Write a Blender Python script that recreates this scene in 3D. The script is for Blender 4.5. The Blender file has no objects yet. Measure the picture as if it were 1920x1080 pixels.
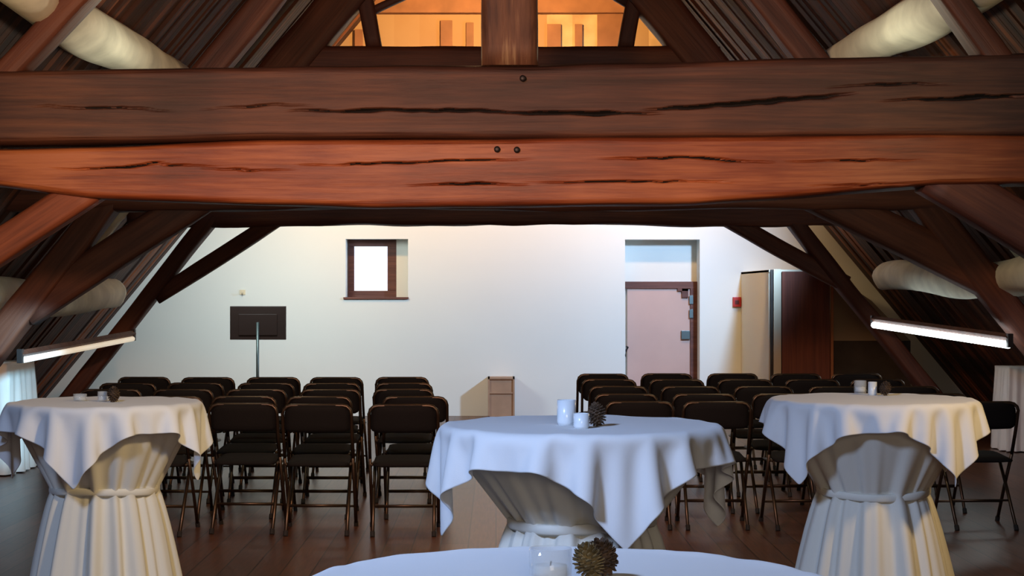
import bpy, bmesh, math, random
import numpy as np
from mathutils import Vector, Matrix, Quaternion, noise
random.seed(7); np.random.seed(7)
S = bpy.context.scene
C = S.collection
F, HX, HY, CZ = 3400.0, 930.0, 550.0, 1.5       # focal length in px, vanishing point, eye height

# ------------------------------------------------------------------ camera, world, lights, exposure
cam = bpy.data.objects.new('camera', bpy.data.cameras.new('camera')); C.objects.link(cam)
cam.location = (0, 0, CZ); cam.rotation_euler = (math.pi/2, 0, 0)
cam.data.sensor_width = 36; cam.data.lens = F/1920*36
cam.data.shift_x = (960-HX)/1920; cam.data.shift_y = (HY-540)/1920
cam.data.clip_end = 100
S.camera = cam
w = bpy.data.worlds.new('world'); S.world = w; w.use_nodes = True
w.node_tree.nodes['Background'].inputs[0].default_value = (0.75, 0.62, 0.5, 1)
w.node_tree.nodes['Background'].inputs[1].default_value = 0.1
S.view_settings.view_transform = 'Standard'; S.view_settings.look = 'None'
S.view_settings.gamma = 1; S.view_settings.use_curve_mapping = False
S.view_settings.exposure = 0.0

def lamp(name, kind, loc, target, power, col, size=1.0, size_y=None, spread=180, cone=None, blend=.5):
    d = bpy.data.lights.new(name, kind); d.energy = power; d.color = col
    if kind == 'AREA':
        d.size = size
        if size_y: d.shape = 'RECTANGLE'; d.size_y = size_y
        d.spread = math.radians(spread)
    else:
        d.shadow_soft_size = size
        if kind == 'SPOT': d.spot_size = math.radians(cone); d.spot_blend = blend
    o = bpy.data.objects.new(name, d); C.objects.link(o); o.location = loc
    if target is not None:
        o.rotation_euler = (Vector(target)-Vector(loc)).to_track_quat('-Z', 'Y').to_euler()
    return o
WARM = (1, .56, .26)
# daylight from the roof window in the right slope of the last bay
lamp('roof_window_daylight', 'SPOT', (3.18, 18.62, 2.85), (0.55, 22.2, 1.40), 790, (.42, .65, 1), .12, cone=95, blend=.9)
lamp('left_wall_cool_fill', 'AREA', (-2.9, 19.3, 2.8), (-2.4, 22.2, 1.1), 40, (.80, .90, .88), .9, .9, spread=120)  # added cool fill to brighten the left of the wall, no window there
# daylight from the windows at the tables' end of the attic, left of the camera
lamp('left_window_daylight', 'AREA', (-1.7, 2.2, 3.4), (0.25, 5.3, 0.9), 78, (.42, .60, 1), .5, .5, spread=125)
lamp('side_table_cool_fill', 'SPOT', (-2.9, 13.3, 1.3), (-4.15, 14.95, .75), 220, (.40, .78, 1), .1, cone=40)  # added cool fill inside the room, tints the left draped table blue
# warm lamps and unseen warm fills
lamp('front_warm_lamp', 'SPOT', (-0.5, 5.6, 2.55), (-0.45, 10.6, 2.50), 690, (1, .48, .24), .10, cone=76, blend=.75)
lamp('table_warm_fill', 'SPOT', (-0.1, 5.75, 2.0), (-1.6, 7.5, 0.6), 92, (1, .72, .36), .08, cone=80, blend=.5)  # added unseen fill, warms the left tall table only
lamp('table_warm_fill_other', 'SPOT', (2.45, 6.1, 1.9), (1.5, 7.3, 0.5), 52, (1, .68, .30), .08, cone=100, blend=.5)  # added unseen fill, warms the right tall table from its right
lamp('cupboard_fill', 'POINT', (2.7, 20.7, 2.8), None, 9, (1, .62, .27), .1)  # added unseen fill for the warm tone around the cupboard
lamp('cupboard_side_fill', 'SPOT', (1.4, 19.2, 2.6), (3.0, 21.2, 1.3), 75, (1, .66, .32), .1, cone=42, blend=.7)  # added unseen fill aimed at the cream cupboard side
lamp('front_fill', 'AREA', (0.5, -1.5, 2.2), (0.3, 7.0, 1.0), 9, (1, .86, .70), 1.5, 1.5, spread=70)
lamp('loft_lamp', 'SPOT', (0.0, 19.7, 4.9), (0, 22.2, 5.5), 560, (1, .57, .20), .12, cone=112, blend=.5)
lamp('nave_lamp', 'POINT', (0.0, 13.2, 3.7), None, 30, WARM, .15)
lamp('nave_beam_fill', 'SPOT', (0.0, 12.6, 1.95), (0, 14.6, 2.3), 14, (1, .55, .35), .1, cone=130, blend=.6)  # added unseen fill, lifts the front of the middle tie beam
lamp('wall_warm_wash', 'AREA', (0.0, 20.5, 3.5), (0, 22.2, 2.5), 38, (1, .54, .20), 6.0, .15, spread=100)  # unseen long area light, added to tint the upper wall tan
lamp('side_lamp', 'POINT', (2.5, 9.0, 2.5), None, 20, (1, .74, .40), .12)
lamp('side_lamp_other', 'POINT', (-2.5, 9.0, 2.5), None, 16, (1, .76, .42), .12)
lamp('purlin_fill', 'POINT', (-1.75, 12.2, 2.7), None, 25, (1, .97, .76), .06)  # added fill hidden behind the near beam, brightens the left purlin
lamp('purlin_fill_other', 'POINT', (1.9, 12.2, 2.8), None, 28, (1, .96, .72), .06)  # same added fill for the right purlin

# ------------------------------------------------------------------ helpers
def mat(name): 
    m = bpy.data.materials.new(name); m.use_nodes = True
    nt = m.node_tree; return m, nt, nt.nodes['Principled BSDF']
def simple(name, col, rough=.6, metal=0, bump=0, bscale=60, coat=0, var=0, vscale=4, emit=None, es=0):
    m, nt, b = mat(name); N = nt.nodes; L = nt.links
    b.inputs['Base Color'].default_value = (*col, 1); b.inputs['Roughness'].default_value = rough
    b.inputs['Metallic'].default_value = metal; b.inputs['Coat Weight'].default_value = coat
    tc = N.new('ShaderNodeTexCoord')
    if var:
        n = N.new('ShaderNodeTexNoise'); n.inputs['Scale'].default_value = vscale; n.inputs['Detail'].default_value = 5
        L.new(tc.outputs['Object'], n.inputs['Vector'])
        r = N.new('ShaderNodeValToRGB')
        r.color_ramp.elements[0].position = .3; r.color_ramp.elements[1].position = .7
        r.color_ramp.elements[0].color = (*[c*(1-var) for c in col], 1)
        r.color_ramp.elements[1].color = (*[min(1, c*(1+var)) for c in col], 1)
        L.new(n.outputs['Fac'], r.inputs['Fac']); L.new(r.outputs['Color'], b.inputs['Base Color'])
    if bump:
        n = N.new('ShaderNodeTexNoise'); n.inputs['Scale'].default_value = bscale; n.inputs['Detail'].default_value = 4
        L.new(tc.outputs['Object'], n.inputs['Vector'])
        bp = N.new('ShaderNodeBump'); bp.inputs['Strength'].default_value = bump; bp.inputs['Distance'].default_value = .01
        L.new(n.outputs['Fac'], bp.inputs['Height']); L.new(bp.outputs['Normal'], b.inputs['Normal'])
    if emit:
        b.inputs['Emission Color'].default_value = (*emit, 1); b.inputs['Emission Strength'].default_value = es
    return m
def wood(name, dark, mid, light, rough=.62, stretch=(.35, 7, 7), seed=0, bump=.5, crack=.0, coat=0, lo=.38, hi=.62):
    """grain runs along the object's local X"""
    m, nt, b = mat(name); N = nt.nodes; L = nt.links
    tc = N.new('ShaderNodeTexCoord'); mp = N.new('ShaderNodeMapping')
    mp.inputs['Scale'].default_value = stretch; mp.inputs['Location'].default_value = (seed*3.1, seed*1.7, seed)
    L.new(tc.outputs['Object'], mp.inputs['Vector'])
    n1 = N.new('ShaderNodeTexNoise'); n1.inputs['Scale'].default_value = 1.3; n1.inputs['Detail'].default_value = 8
    n1.inputs['Roughness'].default_value = .6; n1.inputs['Distortion'].default_value = .6
    L.new(mp.outputs[0], n1.inputs['Vector'])
    n2 = N.new('ShaderNodeTexNoise'); n2.inputs['Scale'].default_value = 1.1; n2.inputs['Detail'].default_value = 3
    L.new(tc.outputs['Object'], n2.inputs['Vector'])
    mx = N.new('ShaderNodeMath'); mx.operation = 'MULTIPLY_ADD'; mx.inputs[1].default_value = .45
    ad = N.new('ShaderNodeMath'); ad.operation = 'MULTIPLY'; ad.inputs[1].default_value = .35
    L.new(n2.outputs['Fac'], ad.inputs[0]); L.new(n1.outputs['Fac'], mx.inputs[0])
    mp3 = N.new('ShaderNodeMapping'); mp3.inputs['Scale'].default_value = (stretch[0]*5, stretch[1]*5, stretch[2]*5) if max(stretch) < 12 else stretch
    L.new(tc.outputs['Object'], mp3.inputs['Vector']); n3 = N.new('ShaderNodeTexNoise'); n3.inputs['Scale'].default_value = 1.6; n3.inputs['Detail'].default_value = 4
    L.new(mp3.outputs[0], n3.inputs['Vector']); m3 = N.new('ShaderNodeMath'); m3.operation = 'MULTIPLY_ADD'; m3.inputs[1].default_value = .22
    L.new(n3.outputs['Fac'], m3.inputs[0]); L.new(ad.outputs[0], m3.inputs[2]); L.new(m3.outputs[0], mx.inputs[2])
    r = N.new('ShaderNodeValToRGB'); e = r.color_ramp.elements
    e[0].position = lo; e[0].color = (*dark, 1); e[1].position = hi; e[1].color = (*light, 1)
    k = e.new(.5); k.color = (*mid, 1)
    L.new(mx.outputs[0], r.inputs['Fac']); L.new(r.outputs['Color'], b.inputs['Base Color'])
    bp = N.new('ShaderNodeBump'); bp.inputs['Strength'].default_value = bump; bp.inputs['Distance'].default_value = .02
    L.new(n1.outputs['Fac'], bp.inputs['Height']); L.new(bp.outputs['Normal'], b.inputs['Normal'])
    b.inputs['Roughness'].default_value = rough; b.inputs['Coat Weight'].default_value = coat
    return m
def link(name, bm, m, parent=None, smooth=False, loc=None):
    me = bpy.data.meshes.new(name); bmesh.ops.recalc_face_normals(bm, faces=bm.faces); bm.to_mesh(me); bm.free()
    for mm in (m if isinstance(m, (list, tuple)) else [m]): me.materials.append(mm)
    if smooth:
        for p in me.polygons: p.use_smooth = True
    o = bpy.data.objects.new(name, me); C.objects.link(o)
    if parent: o.parent = parent
    if loc: o.location = loc
    return o
def thing(name, label, cat, loc=(0, 0, 0), rz=0, group=None):
    o = bpy.data.objects.new(name, None); C.objects.link(o); o.empty_display_size = .1
    o.location = loc; o.rotation_euler = (0, 0, rz); return tag(o, label, cat, group)
def tag(o, label, cat, group=None):
    o['label'] = label; o['category'] = cat
    if group: o['group'] = group
    return o
def struct(name, bm, m, **k):
    o = link(name, bm, m, **k); o['kind'] = 'structure'; return o
def box(bm, x0, x1, y0, y1, z0, z1, bev=0, mi=0):
    r = bmesh.ops.create_cube(bm, size=1)
    bmesh.ops.scale(bm, vec=(x1-x0, y1-y0, z1-z0), verts=r['verts'])
    bmesh.ops.translate(bm, vec=((x0+x1)/2, (y0+y1)/2, (z0+z1)/2), verts=r['verts'])
    fs = {f for v in r['verts'] for f in v.link_faces}
    for f in fs: f.material_index = mi
    if bev:
        es = {e for v in r['verts'] for e in v.link_edges}
        bmesh.ops.bevel(bm, geom=list(es), offset=bev, segments=2, affect='EDGES', profile=.7)
def B(): return bmesh.new()
def tube(bm, pts, r, n=8, cap=True):
    pts = [Vector(p) for p in pts]; rings = []
    up = Vector((0.13, 0.07, 1)) 
    for i, p in enumerate(pts):
        t = (pts[min(i+1, len(pts)-1)]-pts[max(i-1, 0)]).normalized()
        a = t.cross(up); 
        if a.length < .15: a = t.cross(Vector((1, 0, 0)))
        a.normalize(); b = t.cross(a)
        rings.append([bm.verts.new(p+(a*math.cos(q)+b*math.sin(q))*(r[i] if isinstance(r, list) else r)) for q in [k*2*math.pi/n for k in range(n)]])
    for i in range(len(rings)-1):
        for k in range(n): bm.faces.new((rings[i][k], rings[i][(k+1) % n], rings[i+1][(k+1) % n], rings[i+1][k]))
    if cap: bm.faces.new(rings[0][::-1]); bm.faces.new(rings[-1])
def lathe(bm, prof, n=32, cap0=False, cap1=False):
    rings = [[bm.verts.new((r*math.cos(k*2*math.pi/n), r*math.sin(k*2*math.pi/n), z)) for k in range(n)] for r, z in prof]
    for i in range(len(rings)-1):
        for k in range(n): bm.faces.new((rings[i][k], rings[i][(k+1) % n], rings[i+1][(k+1) % n], rings[i+1][k]))
    if cap0: bm.faces.new(rings[0][::-1])
    if cap1: bm.faces.new(rings[-1])
def px(x, y, Y): return Vector(((x-HX)*Y/F, Y, CZ-(y-HY)*Y/F))

def timber(name, p0, p1, wd, ht, m, parent=None, seed=0, wob=.012, rnd=.035, top=None, bot=None, cracks=(), step=.12, rad=None, fine=False):
    """squared old timber from p0 to p1 (axis line); wd = depth across, ht = height across; local X = axis.
       top/bot: functions of distance giving local z of the edges; cracks: [(pts), depth, halfwidth] on the camera face"""
    p0 = Vector(p0); p1 = Vector(p1); ax = (p1-p0); Ln = ax.length; ax.normalize()
    side = Vector((0, 1, 0)) if abs(ax.y) < .8 else Vector((1, 0, 0))
    side = (side-ax*side.dot(ax)).normalized(); zz = ax.cross(side).normalized()
    if zz.z < 0: zz = -zz; 
    M = Matrix((ax, side, zz)).transposed()
    if M.determinant() < 0: side = -side; M = Matrix((ax, side, zz)).transposed()
    front = -1 if side.y > 0 else 1
    n = max(2, int(Ln/step)); bm = B()
    # ring template in unit square
    tmpl = []
    nh = 96 if fine else 6
    nw = 6
    r = rnd
    if rad:
        for k in range(20):
            a = k*2*math.pi/20; tmpl.append(('c', math.cos(a), math.sin(a)))
    else:
        for k in range(nh+1): tmpl.append(('s', -1, k/nh))       # front side going up
        for k in range(1, nw): tmpl.append(('s', -1+2*k/nw, 1))
        for k in range(nh+1): tmpl.append(('s', 1, 1-k/nh))
        for k in range(1, nw): tmpl.append(('s', 1-2*k/nw, 0))
    rings = []
    for i in range(n+1):
        t = Ln*i/n; ring = []
        zt = top(t) if top else ht/2; zb = bot(t) if bot else -ht/2
        for kind, u, v in tmpl:
            if kind == 'c':
                y, z = u*rad, v*rad; 
                nv = noise.noise(Vector((t*.8, u*1.1+seed*7, v*1.1)))
                y *= 1+nv*.22; z *= 1+nv*.22
                z += .03*math.sin(t*1.1+seed)
            else:
                y = u*wd/2; z = zb+(zt-zb)*v
                dy = wd/2-abs(y); dz = min(z-zb, zt-z)
                if dy < r and dz < r:      # round the arris
                    cy, cz = r-dy, r-dz; l = math.hypot(cy, cz)
                    if l > 0:
                        k2 = max(cy, cz)/l
                        y -= math.copysign(cy*(1-k2), y); z += (cz*(1-k2))*(1 if z-zb < zt-z else -1)
                nv = noise.noise(Vector((t*.7, y*2+seed*5.3, z*2)))+.5*noise.noise(Vector((t*2.3, y*4+seed*3.3, z*4)))
                if dz < .03: z += nv*wob*1.6
                y += nv*wob*(1 if y > 0 else -1)
                if cracks and u == -1 and kind == 's':
                    for pts, depth, hw in cracks:
                        if pts[0][0] <= t <= pts[-1][0]:
                            for (a0, b0), (a1, b1) in zip(pts, pts[1:]):
                                if a0 <= t <= a1:
                                    zc = b0+(b1-b0)*(t-a0)/(a1-a0)
                            zc += .010*noise.noise(Vector((t*4, seed, 3)))+.008*noise.noise(Vector((t*13, seed, 5)))
                            f = min(1, (t-pts[0][0])/.35, (pts[-1][0]-t)/.35)
                            d = abs(z-zc)/(hw*.75*(.4+.6*f)*(.75+.6*noise.noise(Vector((t*6, seed, 9)))))
                            if d < 1: y += depth*f*(1-d)**.7
            ring.append(bm.verts.new((t, y*(-front), z)))
        rings.append(ring)
    K = len(tmpl)
    for i in range(n):
        for k in range(K): bm.faces.new((rings[i][k], rings[i][(k+1) % K], rings[i+1][(k+1) % K], rings[i+1][k]))
    bm.faces.new(rings[0]); q_ = bm.faces.new(rings[-1][::-1])
    if rad: q_.material_index = 1; m = [m, M_loftdark]
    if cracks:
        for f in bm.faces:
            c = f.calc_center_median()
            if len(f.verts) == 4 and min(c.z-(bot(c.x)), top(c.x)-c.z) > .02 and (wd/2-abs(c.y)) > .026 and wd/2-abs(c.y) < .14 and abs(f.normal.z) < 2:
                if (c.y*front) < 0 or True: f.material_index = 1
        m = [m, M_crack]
    o = link(name, bm, m, parent, smooth=True)
    # keep sharp at ends
    mw = M.to_4x4(); mw.translation = p0
    if parent: mw = Matrix.Translation(parent.location).inverted() @ mw
    o.matrix_local = mw
    for p in o.data.polygons: p.use_smooth = abs(p.normal.x) < .9
    return o

# ------------------------------------------------------------------ materials
M_beamlow = wood('wood_tie_lower', (.085, .018, .006), (.22, .052, .015), (.40, .135, .045), rough=.5, seed=2)
M_beamup = wood('wood_tie_upper', (.022, .009, .006), (.062, .024, .015), (.13, .052, .026), rough=.6, seed=5)
M_king = wood('wood_king_post', (.06, .024, .013), (.14, .065, .034), (.42, .31, .17), seed=9, stretch=(.5, 5, 5), lo=.42, hi=.60)
M_truss = wood('wood_truss', (.045, .014, .009), (.085, .026, .015), (.14, .045, .023), seed=11)
M_crack = simple('crack_shade', (.006, .004, .004), .9)  # near-black colour standing in for the shade inside the cracks
M_brace1 = wood('wood_brace', (.13, .035, .014), (.24, .07, .028), (.34, .11, .045), seed=13)
M_rafter1 = wood('wood_rafter', (.055, .018, .010), (.105, .034, .018), (.16, .058, .028), seed=15)
M_white = simple('limewashed_log', (.70, .70, .58), .85, var=.2, vscale=3.2, bump=.2, bscale=9)
M_cloth = simple('white_linen', (.80, .80, .80), .85, bump=.05, bscale=300)
M_skirt = simple('cream_linen', (.74, .71, .62), .85, bump=.05, bscale=300)
for mm in (M_cloth, M_skirt):
    b = mm.node_tree.nodes['Principled BSDF']; b.inputs['Sheen Weight'].default_value = .15
M_pad = simple('black_vinyl', (.005, .0045, .005), .8, bump=.15, bscale=120)
M_pad.node_tree.nodes['Principled BSDF'].inputs['Specular IOR Level'].default_value = .25
M_tube = simple('bronze_steel_tube', (.10, .072, .05), .38, metal=.85)
M_rubber = simple('black_rubber', (.015, .015, .015), .8)
M_black = simple('black_paint', (.012, .010, .011), .5)
M_screen = simple('dark_glass_panel', (.022, .012, .010), .35)
M_metal = simple('steel_grey', (.12, .16, .16), .4, metal=.7)
M_door = simple('door_paint', (.58, .40, .34), .55, var=.05, vscale=2)
M_frame = wood('wood_dark_frame', (.06, .022, .016), (.10, .035, .025), (.16, .06, .04), seed=3)
M_pine = simple('pine_cone_scale', (.075, .042, .022), .8, var=.5, vscale=60)
M_pine2 = simple('olive_pine_cone_scale', (.17, .12, .05), .8, var=.5, vscale=60)
M_wax = simple('white_wax', (.85, .84, .8), .5)
M_red = simple('red_plastic', (.45, .02, .012), .4)
M_boxwood = simple('plywood_box', (.40, .245, .15), .6, var=.1, vscale=6)
M_cream = simple('cream_board', (.76, .66, .46), .6)
M_cup = wood('wood_cupboard_door', (.10, .028, .016), (.19, .05, .026), (.26, .075, .035), stretch=(9, 9, .35), seed=4, bump=.2)
M_orange = simple('pine_post', (.45, .17, .06), .6)
M_darkboard = simple('dark_board', (.05, .04, .03), .8, var=.3)
def glassm(name, rough=0, col=(1, 1, 1)):
    m, nt, b = mat(name); b.inputs['Transmission Weight'].default_value = 1; b.inputs['Roughness'].default_value = rough
    b.inputs['IOR'].default_value = 1.45; b.inputs['Base Color'].default_value = (*col, 1); return m
M_glass = simple('clear_glass', (.85, .9, .92), .05, coat=1)
M_glass.node_tree.nodes['Principled BSDF'].inputs['Alpha'].default_value = .28
M_frost = simple('frosted_glass', (.8, .85, .88), .25, coat=.5)
M_tubeW = simple('tube_lit_white', (1, 1, 1), .4, emit=(.88, .98, 1), es=7)
M_tubeC = simple('tube_lit_cream', (1, 1, 1), .4, emit=(1, .84, .60), es=.55)
M_pane = simple('daylit_pane', (.8, .85, 1), .2, emit=(.80, .88, 1), es=1.15)

# plaster
M_plaster = simple('lime_plaster', (.77, .80, .75), .9, var=.02, vscale=.8, bump=.25, bscale=3)
# floor planks running away from the camera
M_floor, nt, b = mat('plank_floor'); N = nt.nodes; L = nt.links
tc = N.new('ShaderNodeTexCoord'); br = N.new('ShaderNodeTexBrick'); mp = N.new('ShaderNodeMapping')
mp.inputs['Rotation'].default_value = (0, 0, math.pi/2); L.new(tc.outputs['Object'], mp.inputs[0]); L.new(mp.outputs[0], br.inputs['Vector'])
br.inputs['Scale'].default_value = 1; br.inputs['Brick Width'].default_value = 3.1; br.inputs['Row Height'].default_value = .165
br.inputs['Mortar Size'].default_value = .004; br.inputs['Color1'].default_value = (.080, .027, .015, 1); br.inputs['Color2'].default_value = (.145, .055, .028, 1)
br.inputs['Mortar'].default_value = (.02, .008, .005, 1); br.inputs['Bias'].default_value = 0
n1 = N.new('ShaderNodeTexNoise'); mp2 = N.new('ShaderNodeMapping'); mp2.inputs['Scale'].default_value = (14, .8, 1)
L.new(tc.outputs['Object'], mp2.inputs[0]); L.new(mp2.outputs[0], n1.inputs['Vector']); n1.inputs['Detail'].default_value = 6
mx = N.new('ShaderNodeMixRGB'); mx.blend_type = 'MULTIPLY'; mx.inputs[0].default_value = .7
r = N.new('ShaderNodeValToRGB'); r.color_ramp.elements[0].color = (.45, .45, .45, 1); r.color_ramp.elements[1].color = (1.4, 1.4, 1.4, 1)
r.color_ramp.elements[0].position = .3; r.color_ramp.elements[1].position = .7
L.new(n1.outputs['Fac'], r.inputs[0]); L.new(br.outputs['Color'], mx.inputs[1]); L.new(r.outputs[0], mx.inputs[2])
L.new(mx.outputs[0], b.inputs['Base Color']); b.inputs['Roughness'].default_value = .34
bp = N.new('ShaderNodeBump'); bp.inputs['Strength'].default_value = .3; bp.inputs['Distance'].default_value = .004
L.new(br.outputs['Fac'], bp.inputs['Height']); bp.invert = True; L.new(bp.outputs[0], b.inputs['Normal'])
# roof boards : colour varies board by board (along Y)
def boards(name, lo, hi, rough=.75, freq=5.5, seed=0.0, axis=1):
    m, nt, b = mat(name); N = nt.nodes; L = nt.links
    tc = N.new('ShaderNodeTexCoord'); sx = N.new('ShaderNodeSeparateXYZ'); L.new(tc.outputs['Object'], sx.inputs[0])
    fm = N.new('ShaderNodeMath'); fm.operation = 'MULTIPLY'; fm.inputs[1].default_value = freq; L.new(sx.outputs[axis], fm.inputs[0])
    fl = N.new('ShaderNodeMath'); fl.operation = 'FLOOR'; L.new(fm.outputs[0], fl.inputs[0])
    wn = N.new('ShaderNodeTexWhiteNoise'); wn.noise_dimensions = '1D'; L.new(fl.outputs[0], wn.inputs['W'])
    nz = N.new('ShaderNodeTexNoise'); nz.inputs['Scale'].default_value = 2.2; nz.inputs['Detail'].default_value = 6; L.new(tc.outputs['Object'], nz.inputs['Vector'])
    a = N.new('ShaderNodeMath'); a.operation = 'MULTIPLY_ADD'; a.inputs[1].default_value = .6; L.new(wn.outputs['Value'], a.inputs[0])
    a2 = N.new('ShaderNodeMath'); a2.operation = 'MULTIPLY'; a2.inputs[1].default_value = .5; L.new(nz.outputs['Fac'], a2.inputs[0]); L.new(a2.outputs[0], a.inputs[2])
    r = N.new('ShaderNodeValToRGB'); e = r.color_ramp.elements; e[0].position = .2; e[0].color = (*lo, 1); e[1].position = .85; e[1].color = (*hi, 1)
    k = e.new(.68); k.color = (*[x*.55+y*.3 for x, y in zip(lo, hi)], 1)
    L.new(a.outputs[0], r.inputs[0]); L.new(r.outputs[0], b.inputs['Base Color']); b.inputs['Roughness'].default_value = rough
    return m
M_roof = boards('roof_boards', (.020, .0065, .004), (.23, .070, .023), freq=9)
M_loft = boards('loft_boards', (.42, .24, .11), (.85, .60, .33), freq=3.2, axis=0)
M_loftdark = simple('loft_board_brown', (.30, .13, .06), .7, var=.2)

# ------------------------------------------------------------------ the setting
WY = 22.2                       # gable wall
TAN = 1.2; RIDGE = 6.97; RC = .13
def hw(z): return (RIDGE-z)/TAN # half width of the roof at height z
bm = B(); box(bm, -5.9, 6.1, -3, 23.2, -.1, 0); struct('floor', bm, M_floor)

# ceiling: the two roof slopes, board by board, with solid sheathing above
for s, nm in ((-1, 'ceiling_left'), (1, 'ceiling_right')):
    bm = B(); y = -3.0
    n = Vector((s*TAN, 0, 1)).normalized()
    while y < 23.0:
        wdt = random.uniform(.09, .14); off = random.choice((0, 0, .012, .03))
        a = Vector((RC+s*hw(0), 0, 0)); c = Vector((RC, 0, RIDGE))
        q = [a+n*off, c+n*off, c+n*.12, a+n*.12]
        vs = [[bm.verts.new((p.x, yy, p.z)) for p in q] for yy in (y+.004, y+wdt)]
        bm.faces.new(vs[0]); bm.faces.new(vs[1][::-1])
        for k in range(4): bm.faces.new((vs[0][k], vs[1][k], vs[1][(k+1) % 4], vs[0][(k+1) % 4]))
        y += wdt+.004
    a = Vector((RC+s*(hw(0)+.1), 0, -.12))
    vs = [[bm.verts.new((p.x, yy, p.z)) for p in (a+n*.13, c+n*.13, c+n*.2, a+n*.2)] for yy in (-3.1, 23.1)]
    f = [bm.faces.new(vs[0]), bm.faces.new(vs[1][::-1])]
    for k in range(4): f.append(bm.faces.new((vs[0][k], vs[1][k], vs[1][(k+1) % 4], vs[0][(k+1) % 4])))
    for q in f: q.material_index = 1
    struct(nm, bm, [M_roof, M_darkboard])

# gable wall, plaster, with window opening and door niche
def W(x): return (x-HX)*WY/F
def Z(y): return CZ-(y-HY)*WY/F
NX0, NX1, NZ = W(1172), W(1312), Z(449)
wx0, wx1, wz0, wz1 = W(648), W(765), Z(559), Z(448)
PT = 4.38
bm = B()
def slab(x0, x1, z0, z1, y0=WY, y1=WY+.35): box(bm, x0, x1, y0, y1, z0, z1)
slab(-5.7, wx0, 0, PT); slab(wx0, wx1, 0, wz0); slab(wx0, wx1, wz1, PT)
slab(wx1, NX0, 0, PT); slab(NX0, NX1, NZ, PT); slab(NX1, 5.9, 0, PT)
slab(NX0-.2, NX1+.2, 0, NZ+.2, WY+.35, WY+.5)
slab(wx0-.2, wx1+.2, wz0-.2, wz1+.2, WY+.5, WY+.6)
struct('wall_front', bm, M_plaster)
bm = B(); box(bm, -5.6, 5.6, WY+.05, WY+.3, PT, RIDGE); struct('wall_front_upper', bm, M_loft)
bm = B(); box(bm, -5.9, 5.9, -3.2, -3.0, 0, RIDGE); struct('wall_back', bm, M_plaster)

# window in the gable
bm = B(); fy = WY+.26; x0, x1 = W(649), W(741); z0, z1 = wz0, wz1; t = .10
iw0, iw1, iz0, iz1 = W(661), W(724), Z(545), Z(461)
box(bm, x0, x1, fy, fy+.07, z0, iz0, .008); box(bm, x0, x1, fy, fy+.07, iz1, z1, .008)
box(bm, x0, iw0, fy, fy+.07, iz0, iz1, .008); box(bm, iw1, x1, fy, fy+.07, iz0, iz1, .008)
wf = struct('window_1', bm, M_frame)
bm = B(); box(bm, iw0-.01, iw1+.01, fy+.03, fy+.04, iz0-.01, iz1+.01); link('pane', bm, M_pane, wf)
bm = B(); box(bm, x1, wx1, fy, fy+.09, z0, z1); struct('window_reveal', bm, M_plaster)
bm = B(); box(bm, W(644), W(766), WY-.03, WY+.26, wz0-.012, wz0+.012, .003); link('window_sill', bm, M_frame, wf)

# door in its niche
dy = WY+.30; k = (dy)/F
def D(x): return (x-HX)*k
def DZ(y): return CZ-(y-HY)*k
dr = struct('door_1', (lambda b: (box(b, D(1176), D(1294), dy, dy+.045, 0, DZ(540), .004), b)[1])(B()), M_door)
bm = B(); box(bm, D(1170), D(1309), dy-.03, dy+.05, DZ(541), DZ(528), .004); box(bm, D(1294), D(1309), dy-.03, dy+.05, 0, DZ(541), .004)
fr = link('door_frame', bm, M_frame, dr)
bm = B()
for (a, c, e, f) in ((1270, 1290, 541, 546), (1278, 1290, 541, 558)): box(bm, D(a), D(c), dy-.035, dy-.005, DZ(f), DZ(e), .002)
link('door_closer', bm, M_frame, dr)
bm = B()
for yy in (562, 588): box(bm, D(1292), D(1299), dy-.045, dy-.03, DZ(yy+8), DZ(yy-8), .002)
link('hinge', bm, M_metal, dr)
bm = B(); box(bm, D(1277), D(1293), dy-.04, dy-.005, DZ(636), DZ(620), .004); h = link('lock_case', bm, M_metal, dr)
bm = B(); tube(bm, [(NX0+.04, dy-.02, DZ(650)), (NX0+.05, dy-.08, DZ(651)), (NX0+.03, dy-.09, DZ(656)), (NX0+.005+.01, dy-.10, DZ(668))], .012); link('door_handle', bm, M_black, dr, smooth=True)

# ------------------------------------------------------------------ trusses
def rafter(parent, s, Y, xi, wd, ht, m, seed, top=None):
    """principal rafter: inner face passes xi at z=2.15, leans along the roof"""
    sl = 1.27
    n = Vector((s*sl, 0, 1)).normalized()*ht/2
    zt = 2.15+xi*sl
    if top: zt = min(zt, top)
    def at(z): return Vector((s*(xi+(2.15-z)/sl), Y, z))+n
    a = at(0.02); a.z = max(a.z, .02)
    p0 = at(-.08+.0); p0 = at(.05-n.z+ht*.32)
    return timber('principal_rafter', p0, at(zt-ht), wd, ht, m, parent, seed=seed)
def brace(parent, p0, p1, wd, ht, m, seed): return timber('brace', p0, p1, wd, ht, m, parent, seed=seed)

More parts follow.
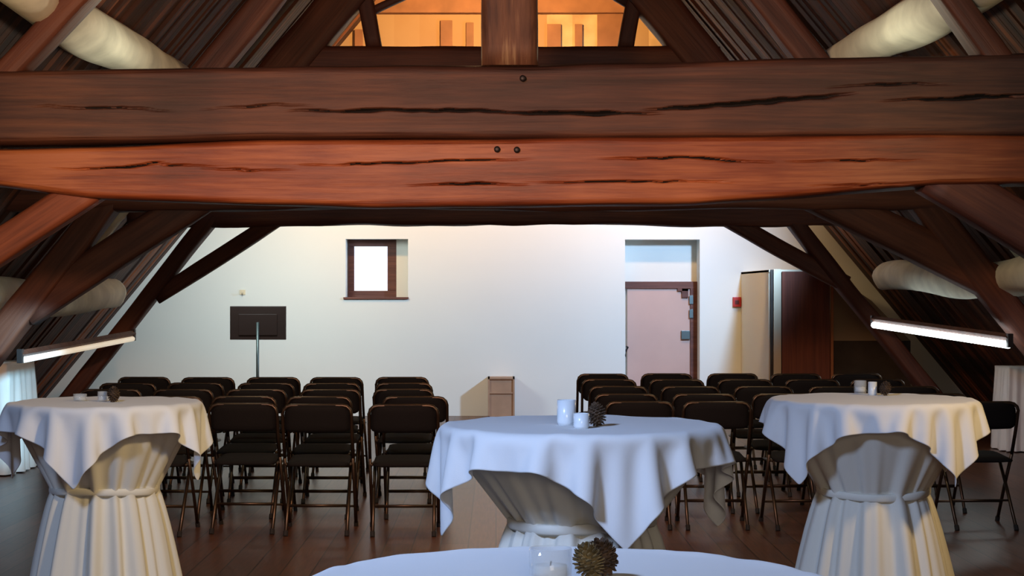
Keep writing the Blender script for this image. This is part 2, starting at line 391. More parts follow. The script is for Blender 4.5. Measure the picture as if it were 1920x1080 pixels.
# nearest truss
Y1 = 10.62; s1 = F/Y1
T1 = thing('roof_truss', 'nearest roof truss, thick double tie beam of cracked orange brown oak with king post', 'roof truss', (0, Y1, 0))
def e1(py): return CZ-(py-HY)/s1
def curve(pts):
    xs = [(p[0]-HX)/s1 for p in pts]; zs = [e1(p[1]) for p in pts]
    return lambda X: float(np.interp(X, xs, zs))
X0, X1 = -4.0, 4.0
zlow = e1(325)
fb = curve([(-350, 335), (0, 351), (180, 374), (450, 384), (700, 390), (1000, 389), (1300, 384), (1550, 366), (1750, 350), (2200, 342)])
ft = curve([(-350, 290), (0, 284), (270, 276), (500, 266), (930, 263), (1300, 259), (1920, 256), (2200, 255)])
cr = lambda L: [((x-HX)/s1-X0, e1(y)-zlow) for x, y in L]
lowcr = [(cr([(110, 320), (250, 318), (300, 309), (330, 313), (420, 316)]), .06, .012),
         (cr([(380, 319), (480, 323), (560, 322)]), .06, .011),
         (cr([(560, 316), (660, 311), (760, 310), (860, 304), (1000, 303)]), .055, .010),
         (cr([(1120, 302), (1280, 299), (1450, 310)]), .06, .013),
         (cr([(1460, 308), (1600, 304), (1720, 305)]), .05, .010),
         (cr([(760, 351), (900, 347), (1000, 350)]), .06, .013),
         (cr([(980, 346), (1200, 343), (1380, 345)]), .05, .010),
         (cr([(1500, 352), (1700, 347)]), .05, .011)]
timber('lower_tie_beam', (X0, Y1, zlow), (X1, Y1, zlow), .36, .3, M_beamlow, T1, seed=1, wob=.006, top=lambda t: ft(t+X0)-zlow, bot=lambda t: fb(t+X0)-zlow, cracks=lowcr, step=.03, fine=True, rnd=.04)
zup = e1(195)
gt = curve([(-350, 140), (0, 137), (320, 131), (600, 127), (1000, 127), (1300, 120), (1590, 113), (1920, 104), (2200, 100)])
gb = curve([(-350, 272), (0, 275), (270, 271), (500, 265), (930, 263), (1300, 259), (1920, 256), (2200, 255)])
cu = lambda L: [((x-HX)/s1-X0, e1(y)-zup) for x, y in L]
upcr = [(cu([(60, 204), (200, 207), (340, 212)]), .05, .010), (cu([(380, 212), (520, 200), (600, 206)]), .05, .010),
        (cu([(540, 213), (640, 212), (900, 212), (1000, 217)]), .08, .017), (cu([(930, 216), (1060, 217), (1240, 217)]), .10, .022),
        (cu([(1200, 211), (1400, 198), (1600, 180)]), .10, .024), (cu([(1540, 170), (1640, 164), (1780, 162)]), .07, .013),
        (cu([(1640, 194), (1800, 188), (1990, 182)]), .09, .020)]
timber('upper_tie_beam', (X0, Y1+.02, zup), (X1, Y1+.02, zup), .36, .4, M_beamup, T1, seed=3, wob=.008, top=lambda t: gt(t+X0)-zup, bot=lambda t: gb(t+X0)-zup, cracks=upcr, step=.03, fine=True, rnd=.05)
k0 = px(955, 122, Y1); k0.y = Y1-.06
timber('king_post', (k0.x, Y1+.0, k0.z-.02), (k0.x-.01, Y1+.0, 6.2), .34, .335, M_king, T1, seed=6, wob=.012)
for (x, y) in ((932, 280), (969, 281), (980, 147)):
    p = px(x, y, Y1-.19)
    bm = B(); lathe(bm, [(.018, 0), (.018, .02), (.008, .024)], 12, True, True)
    o = link('peg', bm, M_black, T1, smooth=True); o.location = (p.x, -.185, p.z); o.rotation_euler = (math.pi/2, 0, 0)
for s in (-1, 1):
    pass
timber('principal_rafter', (-4.15, Y1, 1.45), (-1.3, Y1, 4.42), .24, .15, M_rafter1, T1, seed=21)
timber('principal_rafter', (4.0, Y1, 1.35), (1.55, Y1, 4.75), .24, .15, M_rafter1, T1, seed=22)
brace(T1, px(160, 372, Y1)+Vector((.06, 0, .08)), px(-60, 502, Y1), .24, .20, M_brace1, 31)
brace(T1, px(1760, 345, Y1)+Vector((-.06, 0, .06)), px(2000, 480, Y1), .24, .26, M_truss, 32)

# middle truss
Y2 = 14.6; s2 = F/Y2
T2 = thing('roof_truss', 'middle roof truss, dark brown, wide braces behind the orange beam', 'roof truss', (0, Y2, 0))
z2 = 2.17
timber('tie_beam', (-4.1, Y2, z2+.17), (4.1, Y2, z2+.17), .3, .34, M_truss, T2, seed=41, wob=.02)
for s, xi in ((-1, 3.05), (1, 3.36)): rafter(T2, s, Y2, xi, .28, .23, M_truss, 42+s)
brace(T2, px(440, 326, Y2), px(50, 583, Y2), .22, .27, M_truss, 45)
brace(T2, px(1480, 340, Y2), px(1870, 536, Y2), .22, .27, M_truss, 46)

# far truss
Y3 = 18.3; s3 = F/Y3
T3 = thing('roof_truss', 'farthest roof truss, just before the white gable wall, dark tie beam with slender braces', 'roof truss', (0, Y3, 0))
timber('tie_beam', (-3.7, Y3, 2.35), (3.8, Y3, 2.35), .28, .34, M_truss, T3, seed=51, wob=.02)
for s, xi in ((-1, 2.86), (1, 2.97)):
    rafter(T3, s, Y3, xi, .26, .155, M_truss, 52+s, top=2.6)
    timber('upper_rafter', (s*3.32+.02, Y3, 2.36), (s*.25, Y3, 2.36+3.07*1.2), .30, .40, M_truss, T3, seed=62+s)
brace(T3, px(535, 402, Y3), px(292, 556, Y3), .16, .15, M_truss, 55)
brace(T3, px(1345, 399, Y3), px(1586, 533, Y3), .16, .17, M_truss, 56)
zc = CZ+(HY-89)/s3
timber('collar_beam', (-2.15, Y3, zc-.17), (2.25, Y3, zc-.17), .24, .34, M_truss, T3, seed=57, wob=.01)
timber('loft_strut', px(702, 92, Y3), px(668, -90, Y3), .16, .16, M_truss, T3, seed=58)
timber('loft_strut', px(1172, 92, Y3), px(1204, -90, Y3), .16, .16, M_truss, T3, seed=59)
timber('loft_strut', px(690, 25, Y3), px(770, 18-30, Y3), .10, .08, M_truss, T3, seed=60)
timber('loft_strut', px(1180, 10, Y3), px(1128, -22, Y3), .10, .08, M_truss, T3, seed=61)

# limewashed purlins running from truss to truss
def purlin(p0, p1, rad, label, seed):
    o = timber('purlin', p0, p1, 0, 0, M_white, None, seed=seed, rad=rad, step=.06); tag(o, label, 'roof beam', 'limewashed log purlins'); return o
purlin((-2.70, 8.2, 3.25), (-2.66, 17.0, 3.23), .155, 'whitewashed log purlin under the left roof slope, above the orange beam', 1)
purlin((2.88, 8.6, 3.36), (2.80, 17.9, 3.36), .165, 'whitewashed log purlin under the right roof slope, above the orange beam', 2)
purlin((-4.12, 9.5, 1.47), (-4.16, 19.6, 1.47), .16, 'low whitewashed log purlin left, above the cream strip light', 3)
purlin((4.12, 9.5, 1.60), (4.14, 19.2, 1.66), .15, 'low whitewashed log purlin right, above the bright white strip light', 4)
# pale common rafters showing between the trusses
def pale_rafter(s, Y, za, zb, wd, label):
    n = Vector((s*TAN, 0, 1)).normalized()
    p = [Vector((RC+s*hw(z), Y, z))-n*.05 for z in (za, zb)]
    o = timber('common_rafter', p[0], p[1], wd, .08, M_white, None, seed=Y); tag(o, label, 'rafter', 'limewashed rafters on the lower slopes')
pale_rafter(1, 16.6, 1.9, 2.75, .12, 'short pale rafter at right showing just under the orange beam')
pale_rafter(1, 15.1, 1.75, 2.6, .05, 'thin pale rafter at right edge beside the wide sloping post')
pale_rafter(-1, 18.0, 1.9, 2.6, .12, 'pale rafter at left showing just under the orange beam')
# loft rails and boards against the upper gable
bm = B(); box(bm, -2.0, 2.0, WY-.10, WY+.04, Z(26), Z(-3), .01); struct('trim_1', bm, M_loftdark)
for xa, xb, ya, yb in ((826, 848, 38, 95), (874, 888, 42, 95), (1026, 1052, 45, 95), (1078, 1092, 45, 95), (1120, 1168, 20, 95), (665, 680, 55, 95)):
    bm = B(); box(bm, W(xa), W(xb), WY+.0, WY+.045, Z(yb), Z(ya), .004)
    tag(link('loft_board', bm, M_loftdark), {826: 'brown upright board in the lit loft, widest one left of the king post', 874: 'narrow brown upright board in the lit loft, just left of the king post',
        1026: 'wide brown upright board in the lit loft, first one right of the king post', 1078: 'narrow brown upright board in the lit loft, second right of the king post',
        1120: 'broad brown board panel at the right end of the lit loft', 665: 'slim brown upright board at the left end of the lit loft'}[xa], 'board', 'brown boards in the lit loft')

# ------------------------------------------------------------------ cupboard right of the door
cy0 = 19.9; cx0 = 3.0; cz = 1.76
def CX(x): return (x-HX)*cy0/F
cup = thing('cupboard', 'built-in wooden cupboard under the slope with cream side and dark brown door', 'cupboard', (cx0, cy0, 0))
def cpart(name, m, *b, bev=.004):
    bm = B(); box(bm, *b, bev=bev); o = link(name, bm, m, cup); o.location = (-cx0, -cy0, 0); return o
cpart('side_panel', M_cream, cx0, cx0+.03, cy0+.04, WY-.002, 0, cz)
cpart('trim_strip', M_cream, CX(1450), CX(1464), cy0-.03, cy0+.02, 0, cz+.005)
cpart('dark_gap', M_darkboard, cx0+.012, CX(1450), cy0, cy0+.04, 0, cz)
cpart('door', M_cup, CX(1466), CX(1556), cy0-.01, cy0+.02, .03, cz-.02)
cpart('post', M_orange, CX(1557), CX(1562), cy0-.03, cy0+.02, 0, cz-.02)
cpart('board', M_darkboard, CX(1563), 4.55, cy0, cy0+.03, 0, .98)
bm = B(); vs = [(CX(1563), .98), (4.55, .98), (4.12, 1.42), (CX(1563), 1.70)]
a = [bm.verts.new((x, cy0+.005, z)) for x, z in vs]; c = [bm.verts.new((x, cy0+.03, z)) for x, z in vs]
bm.faces.new(a); bm.faces.new(c[::-1])
for i in range(4): bm.faces.new((a[i], a[(i+1) % 4], c[(i+1) % 4], c[i]))
o = link('upper_board', bm, simple('tan_board', (.33, .25, .15), .7), cup); o.location = (-cx0, -cy0, 0)
cpart('cupboard_top', M_cream, cx0, 3.66, cy0+.03, WY-.002, cz-.03, cz)

# fire alarm call point
fa = thing('fire_alarm', 'small red fire alarm call point on the wall left of the cupboard', 'fire alarm', (W(1381), WY, Z(566)))
bm = B(); box(bm, -.05, .05, -.05, 0, -.06, .06, .008); link('case', bm, M_red, fa)
bm = B(); box(bm, -.025, .025, -.056, -.049, -.03, .02, .002); link('button', bm, simple('dark_red', (.1, .01, .01), .4), fa)
# wall hook
hk = thing('wall_hook', 'small pale hook on the wall above the black panel stand', 'hook', (W(455), WY, Z(548)))
bm = B(); box(bm, -.035, .035, -.012, 0, -.03, .03, .004); link('plate', bm, M_cream, hk)
bm = B(); tube(bm, [(0, -.01, 0), (0, -.06, -.02), (0.0, -.07, .01)], .008); link('hook', bm, M_cream, hk, smooth=True)

# wooden box against the wall
by0 = 21.86; kk = by0/F
bw0, bw1, bz = (915-HX)*kk, (965-HX)*kk, CZ-(708-HY)*kk
bx = thing('wooden_box', 'small upright plywood box standing against the white wall in the aisle', 'box', ((bw0+bw1)/2, (by0+WY)/2, 0))
hwd = (bw1-bw0)/2; hd = (WY-by0)/2-.002
bm = B(); box(bm, -hwd, -hwd+.02, -hd, hd, 0, bz); box(bm, hwd-.02, hwd, -hd, hd, 0, bz); box(bm, -hwd, hwd, -hd, hd, bz-.02, bz)
box(bm, -hwd, hwd, -hd, hd, 0, .02); link('carcass', bm, M_boxwood, bx)
bm = B(); box(bm, -hwd+.02, hwd-.02, -hd+.02, -hd+.03, .02, bz-.02); link('front_panel', bm, M_boxwood, bx)
bm = B(); box(bm, -hwd+.02, hwd-.02, -hd+.005, -hd+.02, bz*.60, bz*.60+.015); link('shelf', bm, M_boxwood, bx)

# panel on a stand
py_ = 20.6; kk = py_/F
ps = thing('panel_stand', 'black rectangular panel on a slim upright stand before the white wall', 'stand', ((484-HX)*kk, py_, 0))
pw = (536-431)*kk; pz0, pz1 = CZ-(637-HY)*kk, CZ-(574-HY)*kk
bm = B(); box(bm, -pw/2, pw/2, -.02, .03, pz0, pz1, .008); link('panel', bm, M_screen, ps)
bm = B(); box(bm, -pw/2+.1, pw/2-.1, -.034, -.018, pz0+.05, pz1-.09, .006); link('back_plate', bm, M_screen, ps)
bm = B(); tube(bm, [(0, -.045, .05), (0, -.045, pz0+.2)], .017, 12); link('pole', bm, M_metal, ps, smooth=True)
for a in (90, 210, 330):
    bm = B(); a = math.radians(a); tube(bm, [(0, -.045, .32), (.30*math.cos(a), -.045+.30*math.sin(a), .014)], .011); link('leg', bm, M_metal, ps, smooth=True)
bm = B(); lathe(bm, [(.03, .28), (.03, .35)], 12, True, True); o = link('collar', bm, M_black, ps); o.location.y = -.045

# ------------------------------------------------------------------ strip lights
def strip(p0, p1, mt, label, rad):
    p0, p1 = Vector(p0), Vector(p1); t = thing('strip_light', label, 'light', tuple((p0+p1)/2), 0, 'strip lights on the posts')
    c = (p0+p1)/2; q0, q1 = p0-c, p1-c; u = (q1-q0).normalized()
    bm = B(); tube(bm, [q0+u*.03, q1-u*.03], rad, 14); link('lit_tube', bm, mt, t, smooth=True)
    up = Vector((0, 0, rad+.028)); bm = B()
    tube(bm, [q0+up, q1+up], .03, 4); link('housing', bm, M_truss, t)
    for q in (q0, q1):
        bm = B(); box(bm, q.x-.02, q.x+.02, q.y-.03, q.y+.03, q.z-.02, q.z+.09); link('end_cap', bm, M_black, t)
strip(px(1637, 609, 17.6), px(1893, 647, 14.2), M_tubeW, 'long bright white strip light fixed across the right hand posts', .030)
strip(px(250, 635, 17.6), px(38, 676, 14.2), M_tubeC, 'long cream strip light fixed across the left hand posts', .024)

# ------------------------------------------------------------------ folding chairs
def folding_chair():
    t = thing('folding_chair', '', 'chair')
    # back faces -Y.  backrest
    def pad(w0, w1, h, th, r, bulge):
        bm = B(); nx, nz = 14, 8; fr = []; bk = []
        for j in range(nz+1):
            v = j/nz; ww = w0+(w1-w0)*v
            fr.append([]); bk.append([])
            for i in range(nx+1):
                u = -1+2*i/nx; x = u*ww/2; z = -h/2+h*v
                rr = r; dx = ww/2-abs(x); dz = min(z+h/2, h/2-z) if v > .5 else min(z+h/2, h/2-z)
                rad = rr if v > .5 else rr*.5
                if dx < rad and dz < rad:
                    cx, cz_ = rad-dx, rad-dz; l = math.hypot(cx, cz_); k = max(cx, cz_)/l if l else 1
                    x -= math.copysign(cx*(1-k), x); z += cz_*(1-k)*(1 if v < .5 else -1)
                e = max(0, 1-abs(u)**4)*max(0, 1-abs(2*v-1)**4)
                y = bulge*(u*u)
                fr[-1].append(bm.verts.new((x, y-th/2*(.35+.65*e**.5), z))); bk[-1].append(bm.verts.new((x, y+th/2*(.35+.65*e**.5), z)))
        for j in range(nz):
            for i in range(nx):
                bm.faces.new((fr[j][i], fr[j][i+1], fr[j+1][i+1], fr[j+1][i])); bm.faces.new((bk[j][i], bk[j+1][i], bk[j+1][i+1], bk[j][i+1]))
        for j in range(nz):
            for i in (0, nx): bm.faces.new((fr[j][i], bk[j][i], bk[j+1][i], fr[j+1][i]))
        for i in range(nx):
            for j in (0, nz): bm.faces.new((fr[j][i], fr[j][i+1], bk[j][i+1], bk[j][i]))
        return bm
    o = link('backrest', pad(.41, .405, .175, .034, .065, .02), M_pad, t, True); o.location = (0, -.225, .722); o.rotation_euler = (math.radians(12), 0, 0)
    o = link('seat', pad(.385, .37, .37, .04, .05, .0), M_pad, t, True); o.location = (0, -.01, .445); o.rotation_euler = (math.radians(-90+4), 0, 0)
    # back frame: U of tube behind the pad down to seat height
    W2 = .213
    def up(z): return -.238+( .80-z)*.50 if z < .8 else -.238
    pts = [(-W2, -.10+.0, .47), (-W2, -.175, .62), (-W2, -.222, .74)]
    for a in range(0, 91, 30): 
        q = math.radians(a); pts.append((-W2+.055*(1-math.cos(q)), -.232, .755+.05*math.sin(q)))
    pts += [(-x, y, z) for x, y, z in reversed(pts)]
    bm = B(); tube(bm, pts, .011, 8); link('back_frame', bm, M_tube, t, True)
    for s in (-1, 1):
        bm = B(); tube(bm, [(s*W2, -.10, .47), (s*W2, .04, .27), (s*W2, .20, .02)], .011, 8); l = link('leg', bm, M_tube, t, True)
        bm = B(); tube(bm, [(s*W2, .195, .03), (s*W2, .212, .0)], .015, 8); link('foot_cap', bm, M_rubber, l)
        bm = B(); tube(bm, [(s*(W2-.024), .10, .43), (s*(W2-.024), -.08, .235), (s*(W2-.024), -.262, .02)], .011, 8); l = link('leg', bm, M_tube, t, True)
        bm = B(); tube(bm, [(s*(W2-.024), -.258, .03), (s*(W2-.024), -.275, 0)], .015, 8); link('foot_cap', bm, M_rubber, l)
        bm = B(); tube(bm, [(s*(W2-.012), -.13, .43), (s*(W2-.012), .16, .42)], .010, 6); link('seat_rail', bm, M_tube, t, True)
    bm = B(); tube(bm, [(-W2, .125, .14), (W2, .125, .14)], .008, 6); link('stretcher', bm, M_tube, t, True)
    bm = B(); tube(bm, [(-W2+.024, -.13, .175), (W2-.024, -.13, .175)], .008, 6); link('stretcher', bm, M_tube, t, True)
    return t
def copy_tree(o, parent=None):
    c = o.copy(); C.objects.link(c); c.parent = parent
    for ch in list(o.children): copy_tree(ch, c)
    return c
proto = folding_chair(); used = False
def place(x, y, rz, label, group):
    global used
    o = proto if not used else copy_tree(proto)
    used = True
    o.location = (x, y, 0); o.rotation_euler = (0, 0, rz); o['label'] = label; o['group'] = group
rowname = ['row nearest the tall tables', 'second row from the tall tables', 'middle row', 'row before the farthest', 'farthest row by the wall']
colname = ['beside the aisle', 'second from the aisle', 'third from the aisle', 'fourth from the aisle', 'outermost from the aisle']
LY = [11.22, 12.1, 13.0, 13.9, 14.85]
LX = [[-.57, -1.10, -1.58, -2.12], [-.545, -1.16, -1.67, -2.18, -2.72], [-.66, -1.19, -1.72, -2.24, -2.78], [-.70, -1.25, -1.77, -2.30, -2.82], [-.76, -1.30, -1.83, -2.36, -2.87]]
for r_, (yy, xs) in enumerate(zip(LY, LX)):
    for c_, x in enumerate(xs):
        if r_ == 0 and c_ == 2: yv = yy+.12
        else: yv = yy+random.uniform(-.03, .03)
        place(x+random.uniform(-.015, .015), yv+.22, random.uniform(-.04, .04), f'black folding chair in left block, {rowname[r_]}, {colname[c_]}', 'black folding chairs in the left block')
RY = [11.5, 12.4, 13.4, 14.5, 15.5]
RX = [[.90, 1.42, 1.95, 2.48, 3.1], [.90, 1.43, 1.97, 2.50, 3.03], [.90, 1.44, 1.98, 2.52, 3.05], [.90, 1.45, 1.99, 2.52, 3.06], [.91, 1.47, 2.01, 2.54, 3.08]]
for r_, (yy, xs) in enumerate(zip(RY, RX)):
    for c_, x in enumerate(xs):
        place(x+random.uniform(-.015, .015), yy+.22+random.uniform(-.03, .03), random.uniform(-.04, .04), f'black folding chair in right block, {rowname[r_]}, {colname[c_]}', 'black folding chairs in the right block')

# ------------------------------------------------------------------ tall tables
def drape(half, r, zt, rot, waist_r, waist_z, seed, n=56, off=(0, 0), steps=300):
    """square cloth laid over a round top, settled by a small mass-spring solver"""
    rs = np.random.RandomState(seed)
    g = np.linspace(-half, half, n); X, Yg = np.meshgrid(g, g, indexing='ij')
    X = X+off[0]; Yg = Yg+off[1]
    c, s = math.cos(rot), math.sin(rot)
    P = np.stack([X*c-Yg*s, X*s+Yg*c, np.full_like(X, zt+.004)], -1)
    rr = np.hypot(P[..., 0], P[..., 1]); P[..., 2] -= np.clip(rr-r, 0, None)*.25
    P += rs.normal(0, .0012, P.shape)
    th = np.arctan2(P[..., 1], P[..., 0])
    ph = rs.uniform(0, 6.28, 3)
    P[..., 2] += np.clip(rr-r, 0, .15)*.10*(np.sin(9*th+ph[0])+np.sin(14*th+ph[1]))
    V = np.zeros_like(P); d = g[1]-g[0]; dt = .012
    def con(A, Bv, L, k):
        D = Bv-A; l = np.linalg.norm(D, axis=-1, keepdims=True)+1e-9
        return D*(k*.5*(l-L)/l)
    sl = []
    for st, kk in ((1, .95), (2, .18)):
        for ph_ in range(2*st):
            idx = np.arange(n-st); idx = idx[(idx//st) % 2 == ph_ // st] if ph_ % st == 0 else None
            if idx is None or len(idx) == 0: continue
            sl.append(('x', idx, st, kk)); sl.append(('y', idx, st, kk))
    for step in range(steps):
        V[..., 2] -= 3.2*dt; V *= .975
        Q = P+V*dt
        for it in range(18):
            for axx, idx, st, kk in sl:
                if axx == 'x': A = Q[idx]; Bv = Q[idx+st]; D = con(A, Bv, d*st, kk); Q[idx] += D; Q[idx+st] -= D
                else: A = Q[:, idx]; Bv = Q[:, idx+st]; D = con(A, Bv, d*st, kk); Q[:, idx] += D; Q[:, idx+st] -= D
            for sgn in (0, 1):      # shear
                for pi in (0, 1):
                    ii = np.arange(pi, n-1, 2)
                    if sgn == 0: A = Q[ii, :-1]; Bv = Q[ii+1, 1:]; D = con(A, Bv, d*1.41421, .45); Q[ii, :-1] += D; Q[ii+1, 1:] -= D
                    else: A = Q[ii, 1:]; Bv = Q[ii+1, :-1]; D = con(A, Bv, d*1.41421, .45); Q[ii, 1:] += D; Q[ii+1, :-1] -= D
            R = np.hypot(Q[..., 0], Q[..., 1])+1e-9; z = Q[..., 2]
            k = np.clip((zt-.012-z)/(zt-waist_z), 0, 1); Rs = r+.006+(waist_r-r)*k
            inside = (R < Rs) & (z < zt+.004)
            pv = zt+.004-z; phz = Rs-R
            topm = inside & (pv < phz+.004)
            sidem = inside & ~topm
            Q[..., 2] = np.where(topm, zt+.004, Q[..., 2])
            f = np.where(sidem, Rs/R, 1); Q[..., 0] *= f; Q[..., 1] *= f
        onT = (Q[..., 2] < zt+.006) & (np.hypot(Q[..., 0], Q[..., 1]) < r)
        V = (Q-P)/dt; V[onT] *= .3
        P = Q
    bm = B(); vs = [[bm.verts.new(P[i, j]) for j in range(n)] for i in range(n)]
    for i in range(n-1):
        for j in range(n-1): bm.faces.new((vs[i][j], vs[i+1][j], vs[i+1][j+1], vs[i][j+1]))
    return bm
def skirt_bm(r, zt, wr, wz, fr, seed, nf=15):
    rs = random.Random(seed); bm = B(); n = 220
    comps = [(k, rs.uniform(0, 6.28), rs.uniform(.4, 1)) for k in (nf-4, nf, nf+5, 2*nf+3)]
    comps = [(k, p, a*(.5 if k > 2*nf else 1)) for k, p, a in comps]
    prof = [(0, zt), (r*.5, zt), (r*.93, zt), (r-.004, zt-.004), (r, zt-.014)]
    for t in (.05, .12, .2, .3, .4, .5, .6, .7, .8, .88, .94, 1): prof.append((r+(wr-r)*t, zt-.014+(wz-zt+.014)*t))
    for t in (.05, .12, .22, .35, .5, .65, .8, .9, 1): prof.append((wr+(fr-wr)*(t**.75), wz*(1-t)+.004*t))
    rings = []
    for q, (rad, z) in enumerate(prof):
        if q < 2: amp = 0
        elif z >= wz: amp = .018*((zt-z)/(zt-wz))**.6
        else: amp = .016+.032*((wz-z)/wz)
        ring = []
        for k in range(n):
            th = k*2*math.pi/n
            f = sum(a*math.cos(kk*th+p+.25*math.sin(3*th+p)) for kk, p, a in comps)/2.2
            f = math.copysign(abs(f)**.8, f)
            if z < wz: f += .4*math.cos(5*th+comps[0][1])*(wz-z)/wz
            R = rad+amp*f if rad else .0001
            ring.append(bm.verts.new((R*math.cos(th), R*math.sin(th), z)))
        rings.append(ring)
    for i in range(len(rings)-1):
        for k in range(n): bm.faces.new((rings[i][k], rings[i][(k+1) % n], rings[i+1][(k+1) % n], rings[i+1][k]))
    bmesh.ops.remove_doubles(bm, verts=rings[0], dist=.001)
    return bm
def tall_table(x, Y, zt, r, rot, seed, lab, clab, half=.53, wr=.19, wz=.79, fr=.36, off=(0, 0)):
    t = thing('tall_table', lab, 'table', (x, Y, 0), 0, 'tall cocktail tables in tied cloths')
    bm = B(); lathe(bm, [(.0001, zt-.03), (r-.012, zt-.03), (r-.008, zt-.02), (r-.012, zt-.006), (.0001, zt-.006)], 48); link('tabletop', bm, M_cream, t)
    bm = B(); tube(bm, [(0, 0, .04), (0, 0, zt-.03)], .04, 16); link('pole', bm, M_metal, t, True)
    bm = B(); lathe(bm, [(.0001, .0), (.26, .0), (.25, .02), (.05, .05), (.0001, .05)], 32); link('base', bm, M_metal, t)
    sk = link('skirt', skirt_bm(r, zt-.001, wr, wz, fr, seed), M_skirt, t, True)
    md = sk.modifiers.new('thick', 'SOLIDIFY'); md.thickness = .003; md.offset = -1
    bm = B(); n = 90
    pts = []
    for k in range(n+1):
        th = k*2*math.pi/n; q = wr+.012+.004*math.sin(7*th+seed)
        pts.append((q*math.cos(th), q*math.sin(th), wz+.006*math.sin(2*th+seed)))
    rg = []
    for k in range(n):
        x_, y_, z_ = pts[k]; u = Vector((x_, y_, 0)).normalized()
        rg.append([bm.verts.new((x_+u.x*a, y_+u.y*a, z_+b_)) for a, b_ in ((0, -.016), (.005, -.010), (.006, .0), (.005, .010), (0, .016), (-.008, 0))])
    for k in range(n):
        for j in range(6): bm.faces.new((rg[k][j], rg[(k+1) % n][j], rg[(k+1) % n][(j+1) % 6], rg[k][(j+1) % 6]))
    link('sash', bm, M_skirt, t, True)
    cl = link('tablecloth', drape(half, r, zt, rot, wr, wz, seed, off=off), M_cloth, None, True, (x, Y, 0))
    md = cl.modifiers.new('sub', 'SUBSURF'); md.levels = 1; md.render_levels = 2
    md = cl.modifiers.new('thick', 'SOLIDIFY'); md.thickness = .002; md.offset = 1
    tag(cl, clab, 'tablecloth', 'square white tablecloths on the tall tables')
    return t
def tx(x, Y): return (x-HX)*Y/F
Ym = 5.2; Ml = 7.45; Mr = 7.2; Yn = 2.34
TM = (tx(1090, Ym), Ym, 1.118); TL = (tx(196, Ml), Ml, 1.048); TR = (tx(1637, Mr), Mr, 1.075); TN = (tx(1062, Yn), Yn, 1.118)
FR = -math.pi/2     # the direction towards the camera
def rotc(deg): return FR+math.radians(deg)-math.pi/4     # a corner pointing deg to the right of the camera direction
tall_table(*TM, .40, rotc(14), 3, 'tall cocktail table in the middle, pale cloth skirt tied at the waist', 'bluish white square tablecloth hanging in points on the middle tall table', half=.495, wr=.195, wz=.85)
tall_table(*TL, .39, rotc(-6), 5, 'tall cocktail table at left, cream skirt tied with a sash', 'white square tablecloth on the left tall table, point hanging to the front', half=.495, wr=.205, wz=.70, fr=.34)
tall_table(*TR, .41, rotc(36), 8, 'tall cocktail table at right, pleated cream skirt tied at the waist', 'white square tablecloth on the right tall table in front of the black chairs', half=.51, wr=.205, wz=.715, fr=.36)
tall_table(*TN, .355, rotc(32), 11, 'nearest tall cocktail table, only its top at the bottom edge', 'white cloth on the nearest tall table at the bottom edge', half=.49, wr=.17, wz=.8)

# ------------------------------------------------------------------ on the tables
def cone_bm(R, H, seed):
    bm = B(); rs = random.Random(seed)
    bmesh.ops.create_uvsphere(bm, u_segments=14, v_segments=10, radius=1)
    for v in bm.verts: v.co = Vector((v.co.x*R*.72, v.co.y*R*.72, v.co.z*H*.46))
    N_ = 90
    for i in range(N_):
        t = (i+.5)/N_; z = H*.5*(1-2*t)*.95; rr = R*.66*math.sqrt(max(.05, 1-(1-2*t)**2)); th = i*2.39996
        ou = Vector((math.cos(th), math.sin(th), 0)); tn = Vector((-math.sin(th), math.cos(th), 0)); up = Vector((0, 0, 1))
        c0 = ou*rr+up*z; s = R*.24*rs.uniform(.85, 1.15)
        nrm = (ou*(1-.4*abs(1-2*t))+up*((1-2*t)*.9+.25)).normalized()
        a = c0-tn*s*.7; b_ = c0+tn*s*.7; tip = c0+nrm*s*1.9; m1 = c0+nrm*s*1.3-tn*s*.75; m2 = c0+nrm*s*1.3+tn*s*.75
        dn = up*(-s*.35)
        v1 = [bm.verts.new(p) for p in (a, m1, tip, m2, b_)]; v2 = [bm.verts.new(p+dn) for p in (a, m1, tip, m2, b_)]
        bm.faces.new(v1); bm.faces.new(v2[::-1])
        for k in range(5): bm.faces.new((v1[k], v1[(k+1) % 5], v2[(k+1) % 5], v2[k]))
    return bm
def pine(X, Y, zt, R, label, m=M_pine, seed=1, tilt=0, lift=.003):
    o = link('pine_cone', cone_bm(R, R*2.1, seed), m); o.location = (X, Y, zt+R*1.25+lift); o.rotation_euler = (tilt, .3, seed)
    tag(o, label, 'pine cone', 'pine cones on the tall tables'); return o
def holder(X, Y, zt, R, H, label, frosted=False):
    t = thing('tealight_holder', label, 'candle holder', (X, Y, zt), 0, 'glass tealight holders on the tall tables')
    bm = B(); lathe(bm, [(.0001, 0), (R*.9, 0), (R, H*.15), (R, H), (R*.9, H), (R*.88, H*.2), (.0001, H*.16)], 28); link('glass', bm, M_frost if frosted else M_glass, t, True)
    bm = B(); lathe(bm, [(.0001, H*.17), (R*.78, H*.17), (R*.78, H*.5), (R*.3, H*.5), (.0001, H*.48)], 24); link('candle', bm, M_wax, t, True)
    bm = B(); tube(bm, [(0, 0, H*.48), (.001, 0, H*.62)], .0012, 5); link('wick', bm, M_black, t)
def on(px_, py_, zt):         # the spot on a table top of height zt seen at that pixel
    Y = (CZ-zt)*F/(py_-HY); return (px_-HX)*Y/F, Y
zt = TM[2]+.006
X, Y = on(1062, 797, zt); holder(X, Y, zt, .027, .072, 'taller frosted white tealight glass on the middle table', True)
X, Y = on(1090, 803, zt); holder(X, Y, zt, .022, .042, 'short tealight glass beside the pine cone on the middle table', True)
X, Y = on(1119, 799, zt); pine(X, Y, zt, .025, 'dark brown pine cone on the middle table', seed=2)
zt = TN[2]+.006
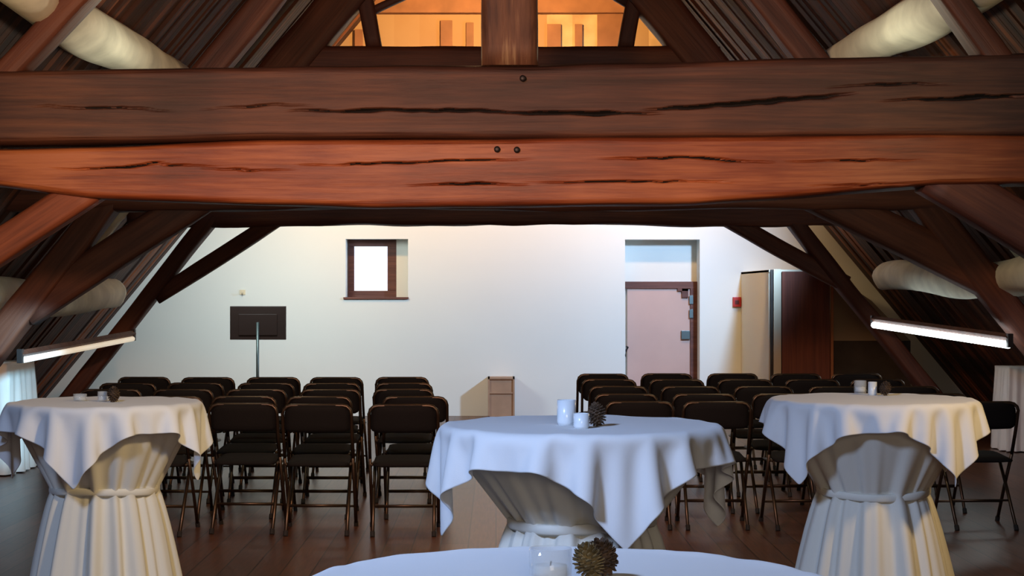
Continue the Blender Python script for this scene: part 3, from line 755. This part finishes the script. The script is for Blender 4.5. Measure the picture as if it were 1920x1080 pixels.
X, Y = on(1032, 1092, zt); holder(X, Y, zt, .028, .045, 'clear tealight glass on the nearest table')
X, Y = on(1103, 1090, zt); pine(X, Y, zt, .019, 'olive brown pine cone in front on the nearest table', M_pine2, 3)
X, Y = on(1130, 1080, zt); pine(X, Y, zt, .019, 'dark pine cone behind the olive one on the nearest table', seed=4)
zt = TL[2]+.006
X, Y = on(150, 752, zt); holder(X, Y, zt, .028, .03, 'low clear tealight glass at left on the left table')
X, Y = on(192, 753, zt); holder(X, Y, zt, .02, .042, 'small tealight glass beside the pine cone on the left table')
X, Y = on(213, 754, zt); pine(X, Y, zt, .024, 'dark pine cone on the left table', seed=5)
zt = TR[2]+.006
X, Y = on(1613, 738, zt); holder(X, Y, zt, .026, .055, 'left tealight glass of the two on the right table')
X, Y = on(1636, 741, zt); holder(X, Y, zt, .018, .055, 'narrow tealight glass beside the pine cone on the right table', True)
X, Y = on(1660, 742, zt); pine(X, Y, zt, .022, 'black looking pine cone on the right table', seed=6)

# ------------------------------------------------------------------ cloth-covered side tables
def draped_table(x0, x1, y0, y1, h, label, seed):
    cx, cy = (x0+x1)/2, (y0+y1)/2; t = thing('draped_table', label, 'table', (cx, cy, 0), 0, 'cloth covered side tables')
    a, b_ = (x1-x0)/2, (y1-y0)/2
    bm = B(); box(bm, -a+.02, a-.02, -b_+.02, b_-.02, h-.03, h-.004, .004); link('tabletop', bm, M_cream, t)
    for sx in (-1, 1):
        for sy in (-1, 1):
            bm = B(); box(bm, sx*(a-.07)-.02, sx*(a-.07)+.02, sy*(b_-.07)-.02, sy*(b_-.07)+.02, 0, h-.03); link('leg', bm, M_frame, t)
    bm = B(); per = []
    for (p, q) in (((-a, -b_), (a, -b_)), ((a, -b_), (a, b_)), ((a, b_), (-a, b_)), ((-a, b_), (-a, -b_))):
        n = 30
        for k in range(n): per.append((p[0]+(q[0]-p[0])*k/n, p[1]+(q[1]-p[1])*k/n))
    rings = []
    for lv, (z, am) in enumerate(((h, 0), (h-.02, .002), (h-.2, .012), (h*.5, .022), (.05, .03), (.012, .032))):
        ring = []
        for k, (x, y) in enumerate(per):
            u = Vector((x/a, y/b_, 0)); u.normalize()
            f = am*(math.sin(k*.95+seed)+.6*math.sin(k*.43+2*seed))+am*.9
            ring.append(bm.verts.new((x+u.x*f, y+u.y*f, z)))
        rings.append(ring)
    K = len(per)
    for i in range(len(rings)-1):
        for k in range(K): bm.faces.new((rings[i][k], rings[i][(k+1) % K], rings[i+1][(k+1) % K], rings[i+1][k]))
    bm.faces.new(rings[0])
    link('cloth_cover', bm, M_cloth, t, True)
draped_table(-4.85, -4.0, 14.9, 15.7, .92, 'cloth covered table under the left slope behind the left tall table', 1)
draped_table(4.84, 5.2, 17.1, 17.6, .80, 'cloth covered table under the right slope at the right edge', 2)
